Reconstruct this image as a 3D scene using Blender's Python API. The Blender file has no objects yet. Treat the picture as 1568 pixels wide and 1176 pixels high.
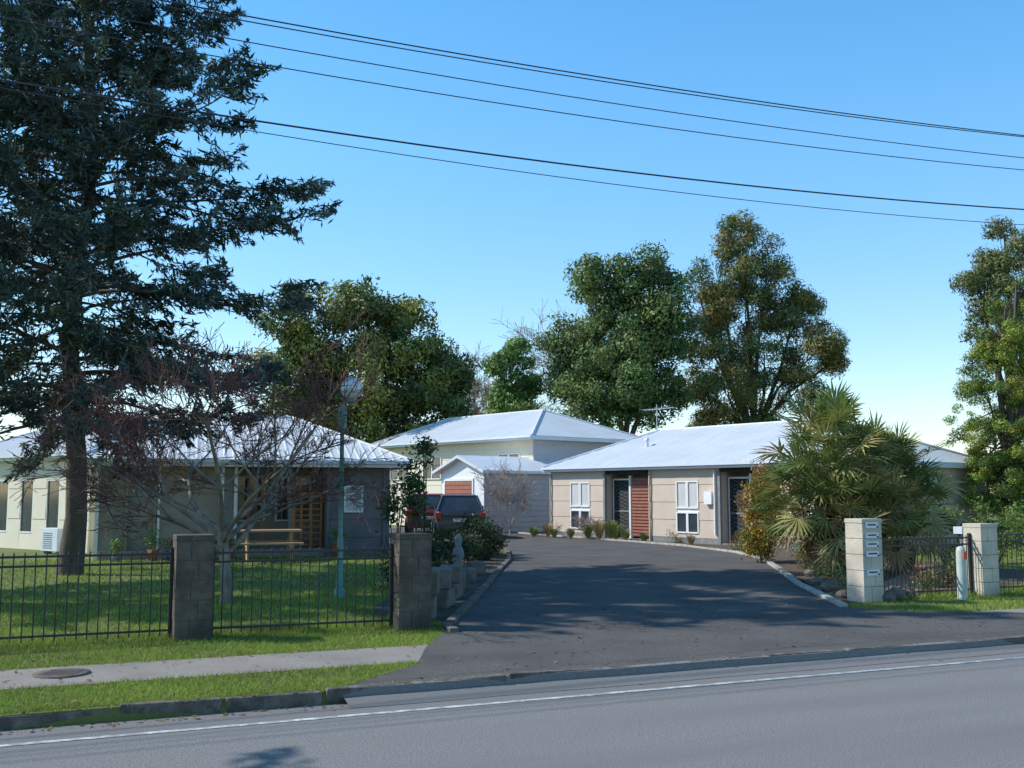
import bpy, math, random
import numpy as np
from mathutils import Vector, Matrix
random.seed(5); rng=np.random.default_rng(5)
sc=bpy.context.scene
R=random.uniform
# ------------------------------------------------------------------ materials
def newmat(name):
    m=bpy.data.materials.new(name); m.use_nodes=True
    nt=m.node_tree; b=nt.nodes['Principled BSDF']; return m,nt,b
def mat(name,c1,c2=None,scale=4.0,rough=.8,bump=0.0,bscale=None,metal=0.0,spec=.4,detail=6,stretch=None,c3=None,s3=1.0,st3=(1,1,1)):
    m,nt,b=newmat(name); N=nt.nodes; L=nt.links
    if c2 is None: c2=tuple(x*.8 for x in c1)
    tc=N.new('ShaderNodeTexCoord'); mp=N.new('ShaderNodeMapping'); L.new(tc.outputs['Object'],mp.inputs[0])
    if stretch: mp.inputs['Scale'].default_value=stretch
    n=N.new('ShaderNodeTexNoise'); n.inputs['Scale'].default_value=scale; n.inputs['Detail'].default_value=detail; n.inputs['Roughness'].default_value=.65
    L.new(mp.outputs[0],n.inputs['Vector'])
    r=N.new('ShaderNodeValToRGB'); r.color_ramp.elements[0].position=.32; r.color_ramp.elements[1].position=.68
    r.color_ramp.elements[0].color=(*c2,1); r.color_ramp.elements[1].color=(*c1,1)
    L.new(n.outputs['Fac'],r.inputs[0]); out=r.outputs[0]
    if c3:
        m3=N.new('ShaderNodeMapping'); m3.inputs['Scale'].default_value=st3; L.new(tc.outputs['Object'],m3.inputs[0])
        n3=N.new('ShaderNodeTexNoise'); n3.inputs['Scale'].default_value=s3; n3.inputs['Detail'].default_value=6
        L.new(m3.outputs[0],n3.inputs['Vector'])
        r3=N.new('ShaderNodeValToRGB'); r3.color_ramp.elements[0].position=.42; r3.color_ramp.elements[1].position=.66
        L.new(n3.outputs['Fac'],r3.inputs[0])
        mx=N.new('ShaderNodeMixRGB'); L.new(r3.outputs[0],mx.inputs[0]); L.new(out,mx.inputs[1]); mx.inputs[2].default_value=(*c3,1)
        out=mx.outputs[0]
    L.new(out,b.inputs['Base Color'])
    b.inputs['Roughness'].default_value=rough; b.inputs['Metallic'].default_value=metal; b.inputs['Specular IOR Level'].default_value=spec
    if bump>0:
        nb=N.new('ShaderNodeTexNoise'); nb.inputs['Scale'].default_value=bscale or scale*3; nb.inputs['Detail'].default_value=4
        L.new(mp.outputs[0],nb.inputs['Vector'])
        bp=N.new('ShaderNodeBump'); bp.inputs['Strength'].default_value=bump; bp.inputs['Distance'].default_value=.02
        L.new(nb.outputs['Fac'],bp.inputs['Height']); L.new(bp.outputs[0],b.inputs['Normal'])
    return m
def folmat(name,trans=.3,rough=.5,spec=.3):
    m,nt,b=newmat(name); N=nt.nodes; L=nt.links
    a=N.new('ShaderNodeAttribute'); a.attribute_name='Col'
    L.new(a.outputs['Color'],b.inputs['Base Color']); b.inputs['Roughness'].default_value=rough; b.inputs['Specular IOR Level'].default_value=spec
    if trans>0:
        t=N.new('ShaderNodeBsdfTranslucent'); L.new(a.outputs['Color'],t.inputs['Color'])
        mx=N.new('ShaderNodeMixShader'); mx.inputs[0].default_value=trans
        L.new(b.outputs[0],mx.inputs[1]); L.new(t.outputs[0],mx.inputs[2]); L.new(mx.outputs[0],N['Material Output'].inputs[0])
    return m
FOL=folmat('leaf_foliage',.22); NEED=folmat('needle_foliage',.05,.7,.12); GRS=folmat('grass_blades',.25,.7,.15)
BARK=mat('bark_brown',(.15,.115,.085),(.05,.04,.032),6,.95,.8,25,stretch=(1,1,.35))
BARKG=mat('bark_grey',(.34,.29,.235),(.12,.10,.075),6,.95,.6,25,stretch=(1,1,.4))
TWIG=mat('twig_red_brown',(.19,.09,.075),(.10,.05,.045),5,.8)
TWIGP=mat('twig_pale',(.42,.34,.30),(.30,.24,.21),5,.8)
ASPH=mat('road_chipseal',(.33,.32,.305),(.16,.155,.15),60,.92,.8,130,c3=(.215,.208,.20),s3=1.0,st3=(.12,1.3,1),spec=.15)
DRV=mat('driveway_asphalt',(.18,.167,.158),(.08,.075,.07),60,.92,.7,120,c3=(.10,.092,.088),s3=.9,spec=.1)
PATH=mat('footpath_asphalt',(.37,.325,.28),(.21,.185,.165),60,.9,.6,120,c3=(.23,.205,.18),s3=1.6)
GROUND=mat('ground_grass',(.14,.19,.035),(.07,.105,.02),9,.95,.8,60,c3=(.15,.16,.05),s3=.8)
KERB=mat('kerb_concrete',(.24,.21,.175),(.065,.055,.045),7,.92,.8,30,c3=(.07,.06,.045),s3=4)
EDGE=mat('edging_concrete',(.50,.46,.40),(.22,.2,.175),6,.9,.5,40)
m,nt,b=newmat('road_line_paint'); PAINT=m
_n=nt.nodes.new('ShaderNodeTexNoise'); _n.inputs['Scale'].default_value=9; _n.inputs['Detail'].default_value=9; _n.inputs['Roughness'].default_value=.8
_t=nt.nodes.new('ShaderNodeTexCoord'); nt.links.new(_t.outputs['Object'],_n.inputs['Vector'])
_r=nt.nodes.new('ShaderNodeValToRGB'); _r.color_ramp.elements[0].position=.45; _r.color_ramp.elements[1].position=.60; _r.color_ramp.elements[0].color=(.27,.27,.265,1); _r.color_ramp.elements[1].color=(.66,.66,.63,1)
nt.links.new(_n.outputs['Fac'],_r.inputs[0]); nt.links.new(_r.outputs[0],b.inputs['Base Color']); b.inputs['Roughness'].default_value=.7
SOIL=mat('garden_soil',(.14,.10,.065),(.06,.042,.028),8,1,.9,30)
FENCE=mat('black_steel',(.022,.022,.024),(.014,.014,.015),8,.45,spec=.5)
BLOCKD=mat('block_brown_grey',(.17,.138,.107),(.085,.07,.055),7,.95,.7,45,c3=(.06,.054,.043),s3=3)
BLOCKL=mat('block_cream',(.70,.62,.50),(.48,.43,.34),6,.95,.6,45,c3=(.42,.38,.31),s3=3)
MORT=mat('mortar',(.20,.18,.155),(.14,.13,.11),9,.95)
ROOF=mat('roof_metal_white',(.68,.71,.74),(.56,.59,.62),1.6,.5,0,stretch=(4,.4,.4),spec=.4,c3=(.58,.60,.61),s3=.8)
FASC=mat('fascia_white',(.66,.70,.74),(.58,.61,.66),3,.5)
CREAM=mat('wall_beige',(.60,.485,.39),(.53,.43,.345),2,.85,.1,30)
CREAM2=mat('wall_cream',(.74,.67,.52),(.68,.61,.48),2,.85)
WHITE=mat('trim_white',(.80,.80,.78),(.72,.72,.71),3,.5)
GREYW=mat('wall_grey_taupe',(.38,.32,.27),(.30,.25,.215),2,.85,.1,30)
BLUEW=mat('wall_slate',(.20,.18,.18),(.14,.13,.13),2,.8)
LAVW=mat('siding_pale_grey',(.46,.46,.49),(.40,.40,.43),2,.8)
BRICK=mat('slat_terracotta',(.38,.15,.10),(.27,.11,.075),5,.85)
DARK=mat('dark_interior',(.03,.028,.028),(.02,.02,.02),3,.8)
GLASS=mat('window_glass',(.05,.06,.07),(.03,.035,.045),2,.08,spec=.9)
CURT=mat('net_curtain',(.62,.60,.56),(.42,.42,.42),3,.7,stretch=(8,8,.5))
BLIND=mat('clear_blind',(.27,.29,.24),(.15,.165,.135),3.5,.3,.3,6)
WOOD=mat('wood_orange',(.48,.21,.08),(.30,.12,.045),6,.7,stretch=(1,1,6))
WOODL=mat('wood_table',(.50,.32,.17),(.33,.21,.11),6,.75,stretch=(6,1,1))
GREENP=mat('lamp_green_paint',(.13,.29,.25),(.08,.20,.17),8,.45)
GLOBE=mat('lamp_globe_acrylic',(.72,.71,.66),(.6,.6,.56),3,.3,spec=.5)
STONE=mat('garden_stone',(.22,.19,.155),(.09,.078,.066),5,.95,.8,25)
REDP=mat('car_paint_red',(.22,.02,.018),(.18,.016,.015),2,.25,spec=.6)
BLKP=mat('car_paint_black',(.04,.04,.045),(.03,.03,.035),2,.25,spec=.6)
TYRE=mat('tyre_rubber',(.02,.02,.02),(.015,.015,.015),5,.9)
TAIL=mat('tail_light_red',(.5,.02,.015),(.4,.015,.01),3,.25)
ALU=mat('metal_alu',(.55,.56,.58),(.45,.46,.48),5,.35,metal=.7)
TERRA=mat('pot_terracotta',(.38,.14,.07),(.28,.10,.05),6,.85)
WIREM=mat('wire_black',(.035,.04,.06),(.03,.035,.05),5,.6)
PAVER=mat('paver_brick',(.48,.25,.17),(.30,.14,.095),9,.9,.4,40)
GREYM=mat('statue_grey',(.26,.27,.27),(.17,.18,.18),6,.9)
RUST=mat('cast_iron',(.16,.12,.10),(.08,.07,.065),12,.8,.4,60)
BLUEPOT=mat('glaze_blue',(.09,.10,.42),(.06,.07,.3),5,.4)
ORANGE=mat('orange_band',(.75,.13,.05),(.65,.10,.04),5,.6)
# ------------------------------------------------------------------ builders
def empty(name,M=None):
    e=bpy.data.objects.new(name,None); sc.collection.objects.link(e); e.empty_display_size=.3
    if M is not None: e.matrix_world=M
    return e
def frame(x,y,deg,z=0): return Matrix.Translation((x,y,z))@Matrix.Rotation(math.radians(deg),4,'Z')
class MB:
    def __init__(s): s.v=[];s.f=[];s.m=[];s.sm=[]
    def add(s,vs,fs,mi=0,smooth=False):
        o=len(s.v); s.v+= [tuple(v) for v in vs]
        for f in fs: s.f.append(tuple(i+o for i in f)); s.m.append(mi); s.sm.append(smooth)
    def box(s,a,b,mi=0,M=None):
        x0,y0,z0=a;x1,y1,z1=b
        vs=[(x0,y0,z0),(x1,y0,z0),(x1,y1,z0),(x0,y1,z0),(x0,y0,z1),(x1,y0,z1),(x1,y1,z1),(x0,y1,z1)]
        if M is not None: vs=[M@Vector(v) for v in vs]
        s.add(vs,[(3,2,1,0),(4,5,6,7),(0,1,5,4),(1,2,6,5),(2,3,7,6),(3,0,4,7)],mi)
    def tube(s,pts,rad,n=6,mi=0,cap=True,smooth=True):
        pts=[Vector(p) for p in pts]; rings=[]
        for i,p in enumerate(pts):
            d=(pts[min(i+1,len(pts)-1)]-pts[max(i-1,0)])
            if d.length<1e-6: d=Vector((0,0,1))
            d.normalize(); a=d.cross(Vector((0,0,1)) if abs(d.z)<.95 else Vector((1,0,0))).normalized(); b=d.cross(a)
            r=rad[i] if hasattr(rad,'__len__') else rad
            rings.append([p+(a*math.cos(2*math.pi*k/n)+b*math.sin(2*math.pi*k/n))*r for k in range(n)])
        vs=[v for r_ in rings for v in r_]; fs=[]
        for i in range(len(pts)-1):
            for k in range(n): fs.append((i*n+k,i*n+(k+1)%n,(i+1)*n+(k+1)%n,(i+1)*n+k))
        s.add(vs,fs,mi,smooth)
        if cap: s.add(rings[0],[tuple(range(n))],mi); s.add(rings[-1],[tuple(range(n))[::-1]],mi)
    def lathe(s,prof,c=(0,0,0),n=16,mi=0):
        vs=[(c[0]+r*math.cos(2*math.pi*k/n),c[1]+r*math.sin(2*math.pi*k/n),c[2]+z) for r,z in prof for k in range(n)]
        fs=[(i*n+k,i*n+(k+1)%n,(i+1)*n+(k+1)%n,(i+1)*n+k) for i in range(len(prof)-1) for k in range(n)]
        s.add(vs,fs,mi,True)
    def rock(s,c,r,mi=0,seed=0):
        rr=random.Random(seed); n=9;m=6; vs=[];fs=[]
        for i in range(m+1):
            th=math.pi*i/m
            for k in range(n):
                q=1+rr.uniform(-.16,.16); ph=2*math.pi*k/n
                vs.append((c[0]+r[0]*q*math.sin(th)*math.cos(ph),c[1]+r[1]*q*math.sin(th)*math.sin(ph),c[2]+r[2]*q*math.cos(th)))
        for i in range(m):
            for k in range(n): fs.append((i*n+k,(i+1)*n+k,(i+1)*n+(k+1)%n,i*n+(k+1)%n))
        s.add(vs,fs,mi)
    def build(s,name,mats,parent=None,M=None,bevel=0):
        me=bpy.data.meshes.new(name); me.from_pydata(s.v,[],s.f)
        for m in mats: me.materials.append(m)
        me.polygons.foreach_set('material_index',s.m); me.polygons.foreach_set('use_smooth',s.sm); me.update()
        o=bpy.data.objects.new(name,me); sc.collection.objects.link(o)
        if parent is not None: o.parent=parent
        if M is not None: o.matrix_world=M
        if bevel:
            b=o.modifiers.new('bevel','BEVEL'); b.width=bevel; b.segments=2; b.limit_method='ANGLE'
        return o
def polys(name,V,C,mt,parent=None,k=4):
    N=len(V); me=bpy.data.meshes.new(name)
    me.vertices.add(N*k); me.vertices.foreach_set('co',np.ascontiguousarray(V,dtype=np.float32).ravel())
    me.loops.add(N*k); me.loops.foreach_set('vertex_index',np.arange(N*k,dtype=np.int32))
    me.polygons.add(N); me.polygons.foreach_set('loop_start',np.arange(0,N*k,k,dtype=np.int32))
    me.update(calc_edges=True)
    a=me.color_attributes.new('Col','FLOAT_COLOR','POINT')
    cc=np.ones((N,k,4),dtype=np.float32); cc[:,:,:3]=np.clip(C,0.002,1)[:,None,:]
    a.data.foreach_set('color',cc.ravel()); me.materials.append(mt)
    o=bpy.data.objects.new(name,me); sc.collection.objects.link(o)
    if parent is not None: o.parent=parent
    return o
def unit(a): return a/np.maximum(np.linalg.norm(a,axis=-1,keepdims=True),1e-6)
def leafquads(P,size,aspect,D=None,jit=1.0):
    n=len(P); a=rng.normal(size=(n,3))*jit
    if D is not None: a=a+D
    a=unit(a); b=unit(np.cross(a,rng.normal(size=(n,3))))
    l=(size*rng.uniform(.6,1.3,n))[:,None]; w=l*aspect
    return np.stack([P-a*l/2,P+b*w/2,P+a*l/2,P-b*w/2],1)
def tint(n,base,var=.25,hue=.12):
    c=np.array(base)[None,:]*rng.uniform(1-var,1+var,(n,1))
    c=c*rng.uniform(1-hue,1+hue,(n,3)); return c
# ------------------------------------------------------------------ tree kinds
def wander(p,d,L,n,up=0.0,jit=.15):
    p=Vector(p);d=Vector(d).normalized();out=[p.copy()]
    for i in range(n):
        d=(d+Vector((R(-jit,jit),R(-jit,jit),R(-jit,jit)+up))).normalized(); p=p+d*(L/n); out.append(p.copy())
    return out
def lobetree(name,base,lobes,nclump,cr,nleaf,size,aspect,cols,trunk_r,yvar=1.5,bark=BARK,mt=FOL,limbs=True,gain=1.0):
    e=empty(name); bx,by=base; mb=MB()
    L=[(x,by+R(-yvar,yvar),z,r) for x,z,r in lobes]
    zt=max(l[2] for l in L); cx=sum(l[0] for l in L)/len(L)
    if limbs:
        fork=Vector((bx+(cx-bx)*.3,by,zt*.28))
        mb.tube([(bx,by,-.05),(bx+.05,by,zt*.12),fork],[trunk_r*1.3,trunk_r,trunk_r*.8],9)
    for x,y,z,r in L:
        if not limbs:
            mb.tube([(x,y,-.1),(x+.1,y,z*.5),(x,y,z)],[trunk_r,trunk_r*.8,trunk_r*.3],5); continue
        q=Vector((x,y,z)); mid=fork.lerp(q,.5)+Vector((R(-.4,.4),R(-.4,.4),R(0,.5)))
        mb.tube([fork,mid,q,q+Vector((R(-.3,.3),R(-.3,.3),r*.6))],[trunk_r*.5,trunk_r*.3,trunk_r*.14,trunk_r*.05],6)
        for k in range(5):
            v=Vector((R(-1,1),R(-1,1),R(-.4,1))).normalized()
            mb.tube([mid.lerp(q,R(.3,1)),q+v*r*.8],[trunk_r*.12,trunk_r*.04],4)
    mb.build('trunk_and_limbs',[bark],e)
    ra=np.array([l[3] for l in L]); pr=ra**2/np.sum(ra**2)
    idx=rng.choice(len(L),nclump,p=pr); LC=np.array(L)[idx]
    v=unit(rng.normal(size=(nclump,3))); rad=rng.uniform(.35,1.02,nclump)**.7
    CC=LC[:,:3]+v*(LC[:,3]*rad)[:,None]*np.array([1,1,.9]); CR=cr*rng.uniform(.5,1.45,nclump)
    w=CR**2; ci=rng.choice(nclump,nleaf,p=w/w.sum()); u=unit(rng.normal(size=(nleaf,3))); u[:,2]*=.7
    P=CC[ci]+u*(CR[ci]*rng.uniform(.3,1.0,nleaf)**.6)[:,None]
    P+=rng.normal(size=P.shape)*cr*.14
    c=np.array(cols)*gain; cb=c[rng.integers(0,len(c),nclump)]*rng.uniform(.75,1.3,(nclump,1))
    C=cb[ci]*rng.uniform(.6,1.4,(nleaf,1))
    t=unit(np.cross(u,rng.normal(size=u.shape)))
    a=unit(t+rng.normal(size=t.shape)*.4); b=unit(np.cross(unit(u),a)+rng.normal(size=t.shape)*.4)
    l=(size*rng.uniform(.6,1.3,nleaf))[:,None]; ww=l*aspect
    polys('foliage',np.stack([P-a*l/2,P+b*ww/2,P+a*l/2,P-b*ww/2],1),C,mt,e); return e
def cedar(name,base,H,zlow,prof,nb,seed,twigs=15,need=80,cols=((.08,.115,.105),(.115,.155,.145),(.055,.09,.075),(.09,.12,.08)),tr=.2,size=.2,asp=.22):
    random.seed(seed); e=empty(name); bx,by=base; mb=MB()
    tp=[Vector((bx+.12*math.sin(i*1.1),by+.1*math.cos(i*.9),-.05+H*i/12)) for i in range(13)]
    mb.tube(tp,[tr*(1.25 if i==0 else 1)*(1-.93*(i/12))+.02 for i in range(13)],10)
    P=[];D=[];C=[]
    for k in range(nb):
        f=(k+R(-1.5,1.5))/nb; f=min(max(f,0),1); z=zlow+(H-zlow)*f; L=np.interp(f,prof[0],prof[1])*random.choice((R(.4,.75),R(.75,1.0),R(.95,1.17)))
        an=k*2.399+R(-.5,.5); t=z/H*12; i=min(int(t),11); p0=tp[i].lerp(tp[i+1],t-i)
        d=Vector((math.cos(an),math.sin(an),R(-.1,.55)+.4*f)).normalized(); pts=[p0]; n=7; q=p0.copy(); dd=d.copy()
        for j in range(n):
            dd=(dd+Vector((R(-.16,.16),R(-.16,.16),(-.10 if j<4 else .14)+R(-.08,.08)))).normalized(); q=q+dd*L/n; pts.append(q.copy())
        r0=.014+.042*(1-f)*L/4
        mb.tube(pts,[r0*(1-.88*j/n) for j in range(n+1)],5)
        for s in range(int(twigs*(.3+L/5))):
            u=R(.12,1.0)**.75*n; i=min(int(u),n-1); p=pts[i].lerp(pts[i+1],u-i); ax=(pts[i+1]-pts[i]).normalized()
            side=Vector((-ax.y,ax.x,0)).normalized()*random.choice((-1,1))
            td=(ax*.7+side*R(.1,1.0)+Vector((0,0,R(-.65,.5)))).normalized(); tl=R(.3,1.05)*(1.25-u/n*.6)*min(1,L/3+.3)
            mb.tube([p,p+td*tl*.6+Vector((0,0,-.03)),p+td*tl],[r0*.22+.004,.006,.003],3,cap=False)
            cc=np.array(random.choice(cols))*R(.6,1.4); m=int(need*(.4+tl))
            tt=rng.uniform(.05,1.08,m)[:,None]; w=.095*(1.3-tt)
            pp=np.array(p)[None]+np.array(td)[None]*tl*tt+rng.normal(size=(m,3))*w
            P.append(pp); D.append(np.repeat(np.array(td)[None]*1.0+np.array([[0,0,-.25]]),m,0)); C.append(cc[None]*rng.uniform(.6,1.4,(m,1)))
    mb.build('trunk_and_branches',[BARK],e)
    P=np.concatenate(P);D=np.concatenate(D);C=np.concatenate(C)
    polys('needles',leafquads(P,size,asp,D=D,jit=.8),C,NEED,e); return e
def bare(name,base,H,spread,mtw,mtr,tr=.1,levels=4,seed=1,fork=.35,nfirst=7,minr=.004,kids=(3,5),zf=(.35,1.0),droop=0.0,jit=.16,last=1,ks=.85):
    random.seed(seed); e=empty(name); bx,by=base; mb=MB(); mt=MB()
    tp=wander((bx,by,-.05),(0.06,0,1),H*fork,6,.05,.14)
    mb.tube(tp,[tr*1.35,tr*1.05,tr,tr*.95,tr*.9,tr*.95,tr*.85],9)
    def rec(p,d,L,r,l):
        pts=wander(p,d,L,5 if l<levels else 3,droop if l>1 else droop*.5,jit)
        (mb if l<=2 else mt).tube(pts,[max(r*(1-.55*i/(len(pts)-1)),minr) for i in range(len(pts))],6 if l<2 else (4 if l<3 else 3),cap=False)
        if l>=levels: return
        for k in range(random.randint(*kids)+(last if l==levels-1 else 0)):
            u=R(.25,1)*(len(pts)-1); i=min(int(u),len(pts)-2); q=pts[i].lerp(pts[i+1],u-i); a=(pts[i+1]-pts[i]).normalized()
            nd=(a+Vector((R(-1,1),R(-1,1),R(-.5,.75)))*ks).normalized()
            rec(q,nd,L*R(.48,.75),r*.5,l+1)
    for k in range(nfirst):
        an=2*math.pi*k/nfirst+R(-.3,.3); d=Vector((math.cos(an)*spread,math.sin(an)*spread,R(*zf)))
        rec(tp[-1-(k%3)],d,(H*(1-fork))*R(.55,.8)*max(1,spread*.8),tr*.5,1)
    mb.build('trunk_and_limbs',[mtr],e); mt.build('twigs',[mtw],e); return e
# ------------------------------------------------------------------ ground, road
SF=frame(-.327,9.2,23.5)
def W(s,t,z=0): return SF@Vector((s,t,z))
mb=MB(); prof=[(-700,0),(-9.2,0),(-9.2,-.105),(0.0,-.105),(0.02,0),(900,0)]
xs=[-700,700]
vs=[(x,t,z) for x in xs for t,z in prof]; n=len(prof)
mb.add(vs,[(i,n+i,n+i+1,i+1) for i in range(n-1)])
mb.build('ground',[GROUND],None,SF)
def sheet(name,pts,z,mt,M=None):
    mb=MB(); mb.add([(x,y,z) for x,y in pts],[tuple(range(len(pts)))]); return mb.build(name,[mt],None,M)
sheet('road',[(-300,-9.15),(300,-9.15),(300,-.02),(-300,-.02)],-.1,ASPH,SF)
mb=MB(); mb.box((-120,-.555,-.0975),(120,-.49,-.0955)); mb.build('road_edge_line',[PAINT],None,SF)
sheet('footpath',[(-60,1.1),(60,1.1),(60,2.15),(-60,2.15)],.004,PATH,SF)
def w2(s,t): v=W(s,t); return (v.x,v.y)
left_edge=[(-.72,12.6),(-.6,14.5),(-.38,18),(-.2,22),(.0,25.3),(-.05,29),(-.6,34),(-1.6,38)]
right_edge=[(4.61,14.96),(4.95,18.5),(5.55,22.3),(6.0,25.5),(5.95,28.4),(5.2,31.6),(3.9,34.6),(2.3,37.6),(.9,40.2),(-.2,43)]
drive=[w2(-1.2,.05),w2(-.75,.45),w2(-.2,.95),w2(.25,2.0),w2(.75,2.9)]+left_edge+[(-10,40),(-10,49),(-1,47.5)]+right_edge[::-1]+[w2(7.25,2.5),w2(8.3,1.9),w2(9.6,1.15),w2(10.2,.05)]
sheet('driveway',drive,.008,DRV)
mb=MB(); ll=[(-.26,-.0965),(-.06,-.058),(-.02,-.05),(-.006,.011),(.10,.011)]
mb.add([(x,t+.012*math.sin(x*3.1),z) for x in [-1.15+i*.3 for i in range(39)] for t,z in ll],[(j*5+i,j*5+5+i,j*5+6+i,j*5+i+1) for j in range(38) for i in range(4)])
mb.build('driveway_crossing_lip',[ASPH],None,SF)
mb=MB(); s=-40; rk=random.Random(2)
while s<50:
    l=rk.uniform(.75,1.05); drop=(-1.0<s+l/2<9.9); q=rk.uniform
    M=Matrix.Translation((s+l/2,(.06 if drop else .045)+q(-.02,.018),q(-.02,.004)))@Matrix.Rotation(q(-.02,.02),4,'Z')@Matrix.Rotation(q(-.025,.025),4,'Y')@Matrix.Rotation(q(-.08,.04),4,'X')
    mb.box((-l/2+q(.004,.02),-.05,-.12),(l/2-q(.004,.02),.05,.026 if drop else .012),0,M); s+=l
mb.build('kerb',[KERB],None,SF,bevel=.018)
def sweep(name,pts,w,z1,mt,seg=1.2):
    mb=MB(); P=[Vector((x,y,0)) for x,y in pts]
    for a,b in zip(P[:-1],P[1:]):
        L=(b-a).length; k=max(1,int(L/seg)); d=(b-a)/L; sd=Vector((-d.y,d.x,0))*w/2
        for i in range(k):
            p=a+d*(L*i/k+.004); q=a+d*(L*(i+1)/k-.004); zz=z1+R(-.006,.006)
            vs=[p-sd,q-sd,q+sd,p+sd]; vs=[(v.x,v.y,-.02) for v in vs]+[(v.x,v.y,zz) for v in vs]
            mb.add(vs,[(4,5,6,7),(0,1,5,4),(1,2,6,5),(2,3,7,6),(3,0,4,7)])
    return mb.build(name,[mt],None,bevel=.012)
sweep('driveway_edging',[w2(.9,2.9)]+[(x-.06,y) for x,y in left_edge[:-1]],.11,.06,KERB)
sweep('driveway_edging',[(x+.06,y) for x,y in right_edge],.12,.06,EDGE)
mb=MB(); mb.lathe([(.001,.012),(.19,.012),(.2,.010),(.24,.012),(.24,.0)],n=24)
for k in range(5): mb.box((-.15,-.13+k*.06,.0125),(.15,-.105+k*.06,.016))
v=W(-3.25,1.72); mb.build('manhole_cover',[RUST],None,Matrix.Translation((v.x,v.y,.005)))
bedR=[w2(6.95,3.5)]+[(x+.13,y) for x,y in right_edge[:7]]+[(8,30),(10,24),(11,20.5),(7.6,17.6)]
bedL=[(-.80,13.1),(-.48,18),(-.3,22),(-.1,25.3),(-.15,29),(-2.2,29),(-2.0,22),(-1.9,14.2)]
sheet('garden_bed_soil',bedR,.004,SOIL)
sheet('garden_soil_border',bedL,.0035,SOIL)
sheet('house_garden_soil',[(2.25,38),(3.85,35.2),(5.25,32.3),(6.1,28.8),(9.5,28.5),(3.5,38),(1.2,40.5)],.003,SOIL)
Mp=frame(6.35,17.9,62); mb=MB()
for i in range(26):
    for j in range(7):
        x=i*.235+(.115 if j%2 else 0); mb.box((x,-j*.228,.0),(x+.225,-j*.228+.215,.018+R(-.002,.002)))
mb.build('brick_paving',[PAVER],None,Mp)
# ------------------------------------------------------------------ grass
def inpoly(P,poly):
    x,y=P[:,0],P[:,1]; ins=np.zeros(len(P),bool); m=len(poly)
    for i in range(m):
        x1,y1=poly[i];x2,y2=poly[(i+1)%m]
        c=((y1>y)!=(y2>y)); t=(x2-x1)*(y-y1)/((y2-y1) if abs(y2-y1)>1e-9 else 1e-9)+x1
        ins^=(c&(x<t))
    return ins
u=np.array([math.cos(math.radians(23.5)),math.sin(math.radians(23.5))]); vv=np.array([-u[1],u[0]])
def blades(rects,excl):
    Vs=[];Cs=[]
    for s0,s1,t0,t1,n,h,w in rects:
        s=rng.uniform(s0,s1,n); t=rng.uniform(t0,t1,n)
        if t0<.2: t=np.where(rng.uniform(0,1,n)<.08,rng.normal(.09,.04,n),t)
        P=np.array([-.327,9.2])+s[:,None]*u+t[:,None]*vv
        keep=np.ones(n,bool)
        for p in excl: keep&=~inpoly(P+rng.normal(size=P.shape)*.025,p)
        pat=.5+.5*np.sin(P[:,0]*2.1+np.sin(P[:,1]*1.7)*1.5)*np.sin(P[:,1]*2.7+P[:,0])
        keep&=rng.uniform(0,1,n)<(.5+.5*pat)
        P=P[keep]; n=len(P); pat=pat[keep]
        P3=np.c_[P,np.zeros(n)]; an=rng.uniform(0,6.28,n); b=np.c_[np.cos(an),np.sin(an),np.zeros(n)]
        H=h*rng.uniform(.4,1.4,n)[:,None]; lean=rng.normal(size=(n,3))*.6; lean[:,2]=1
        tip=P3+lean*H; Vs.append(np.stack([P3-b*w/2,P3+b*w/2,tip],1))
        c=np.array([.25,.33,.05])*(.75+.45*pat[:,None])*rng.uniform(.65,1.35,(n,1))
        dry=rng.uniform(0,1,n)<.12; c[dry]=np.array([.42,.36,.16])*rng.uniform(.7,1.2,(dry.sum(),1)); Cs.append(c)
    polys('grass',np.concatenate(Vs),np.concatenate(Cs),GRS,None,3)
foot=[w2(-60,1.12),w2(60,1.12),w2(60,2.13),w2(-60,2.13)]
blades([(-8,.3,.07,1.18,60000,.032,.007),(-8,1,2.08,4.2,80000,.038,.007),(-9,2.5,4.2,9,70000,.045,.010),(-14,5,9,19,50000,.055,.018),(-10,.4,3.45,3.8,5000,.10,.008),
        (9.9,20,.07,1.17,24000,.03,.009),(7,20,2.1,4.6,50000,.035,.010),(7.9,20,3.6,3.95,5000,.11,.010),(7,24,4.6,14,30000,.05,.02)],[drive,foot,bedR,bedL])
n=3200; s=rng.uniform(-8,18,n); t=np.where(rng.uniform(0,1,n)<.4,rng.normal(-.08,.07,n),rng.uniform(.1,4.5,n)); z=np.where(t<0,-.094,.016)
P=np.c_[np.array([-.327,9.2])+s[:,None]*u+t[:,None]*vv,z]; D=rng.normal(size=(n,3))*np.array([1,1,.12])
a=unit(D); b=unit(np.cross(a,np.array([0,0,1.])+rng.normal(size=(n,3))*.2)); l=rng.uniform(.012,.032,n)[:,None]
polys('fallen_leaves',np.stack([P-a*l,P+b*l*.6,P+a*l,P-b*l*.6],1),tint(n,(.22,.14,.07),.5,.2),FOL)
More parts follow.
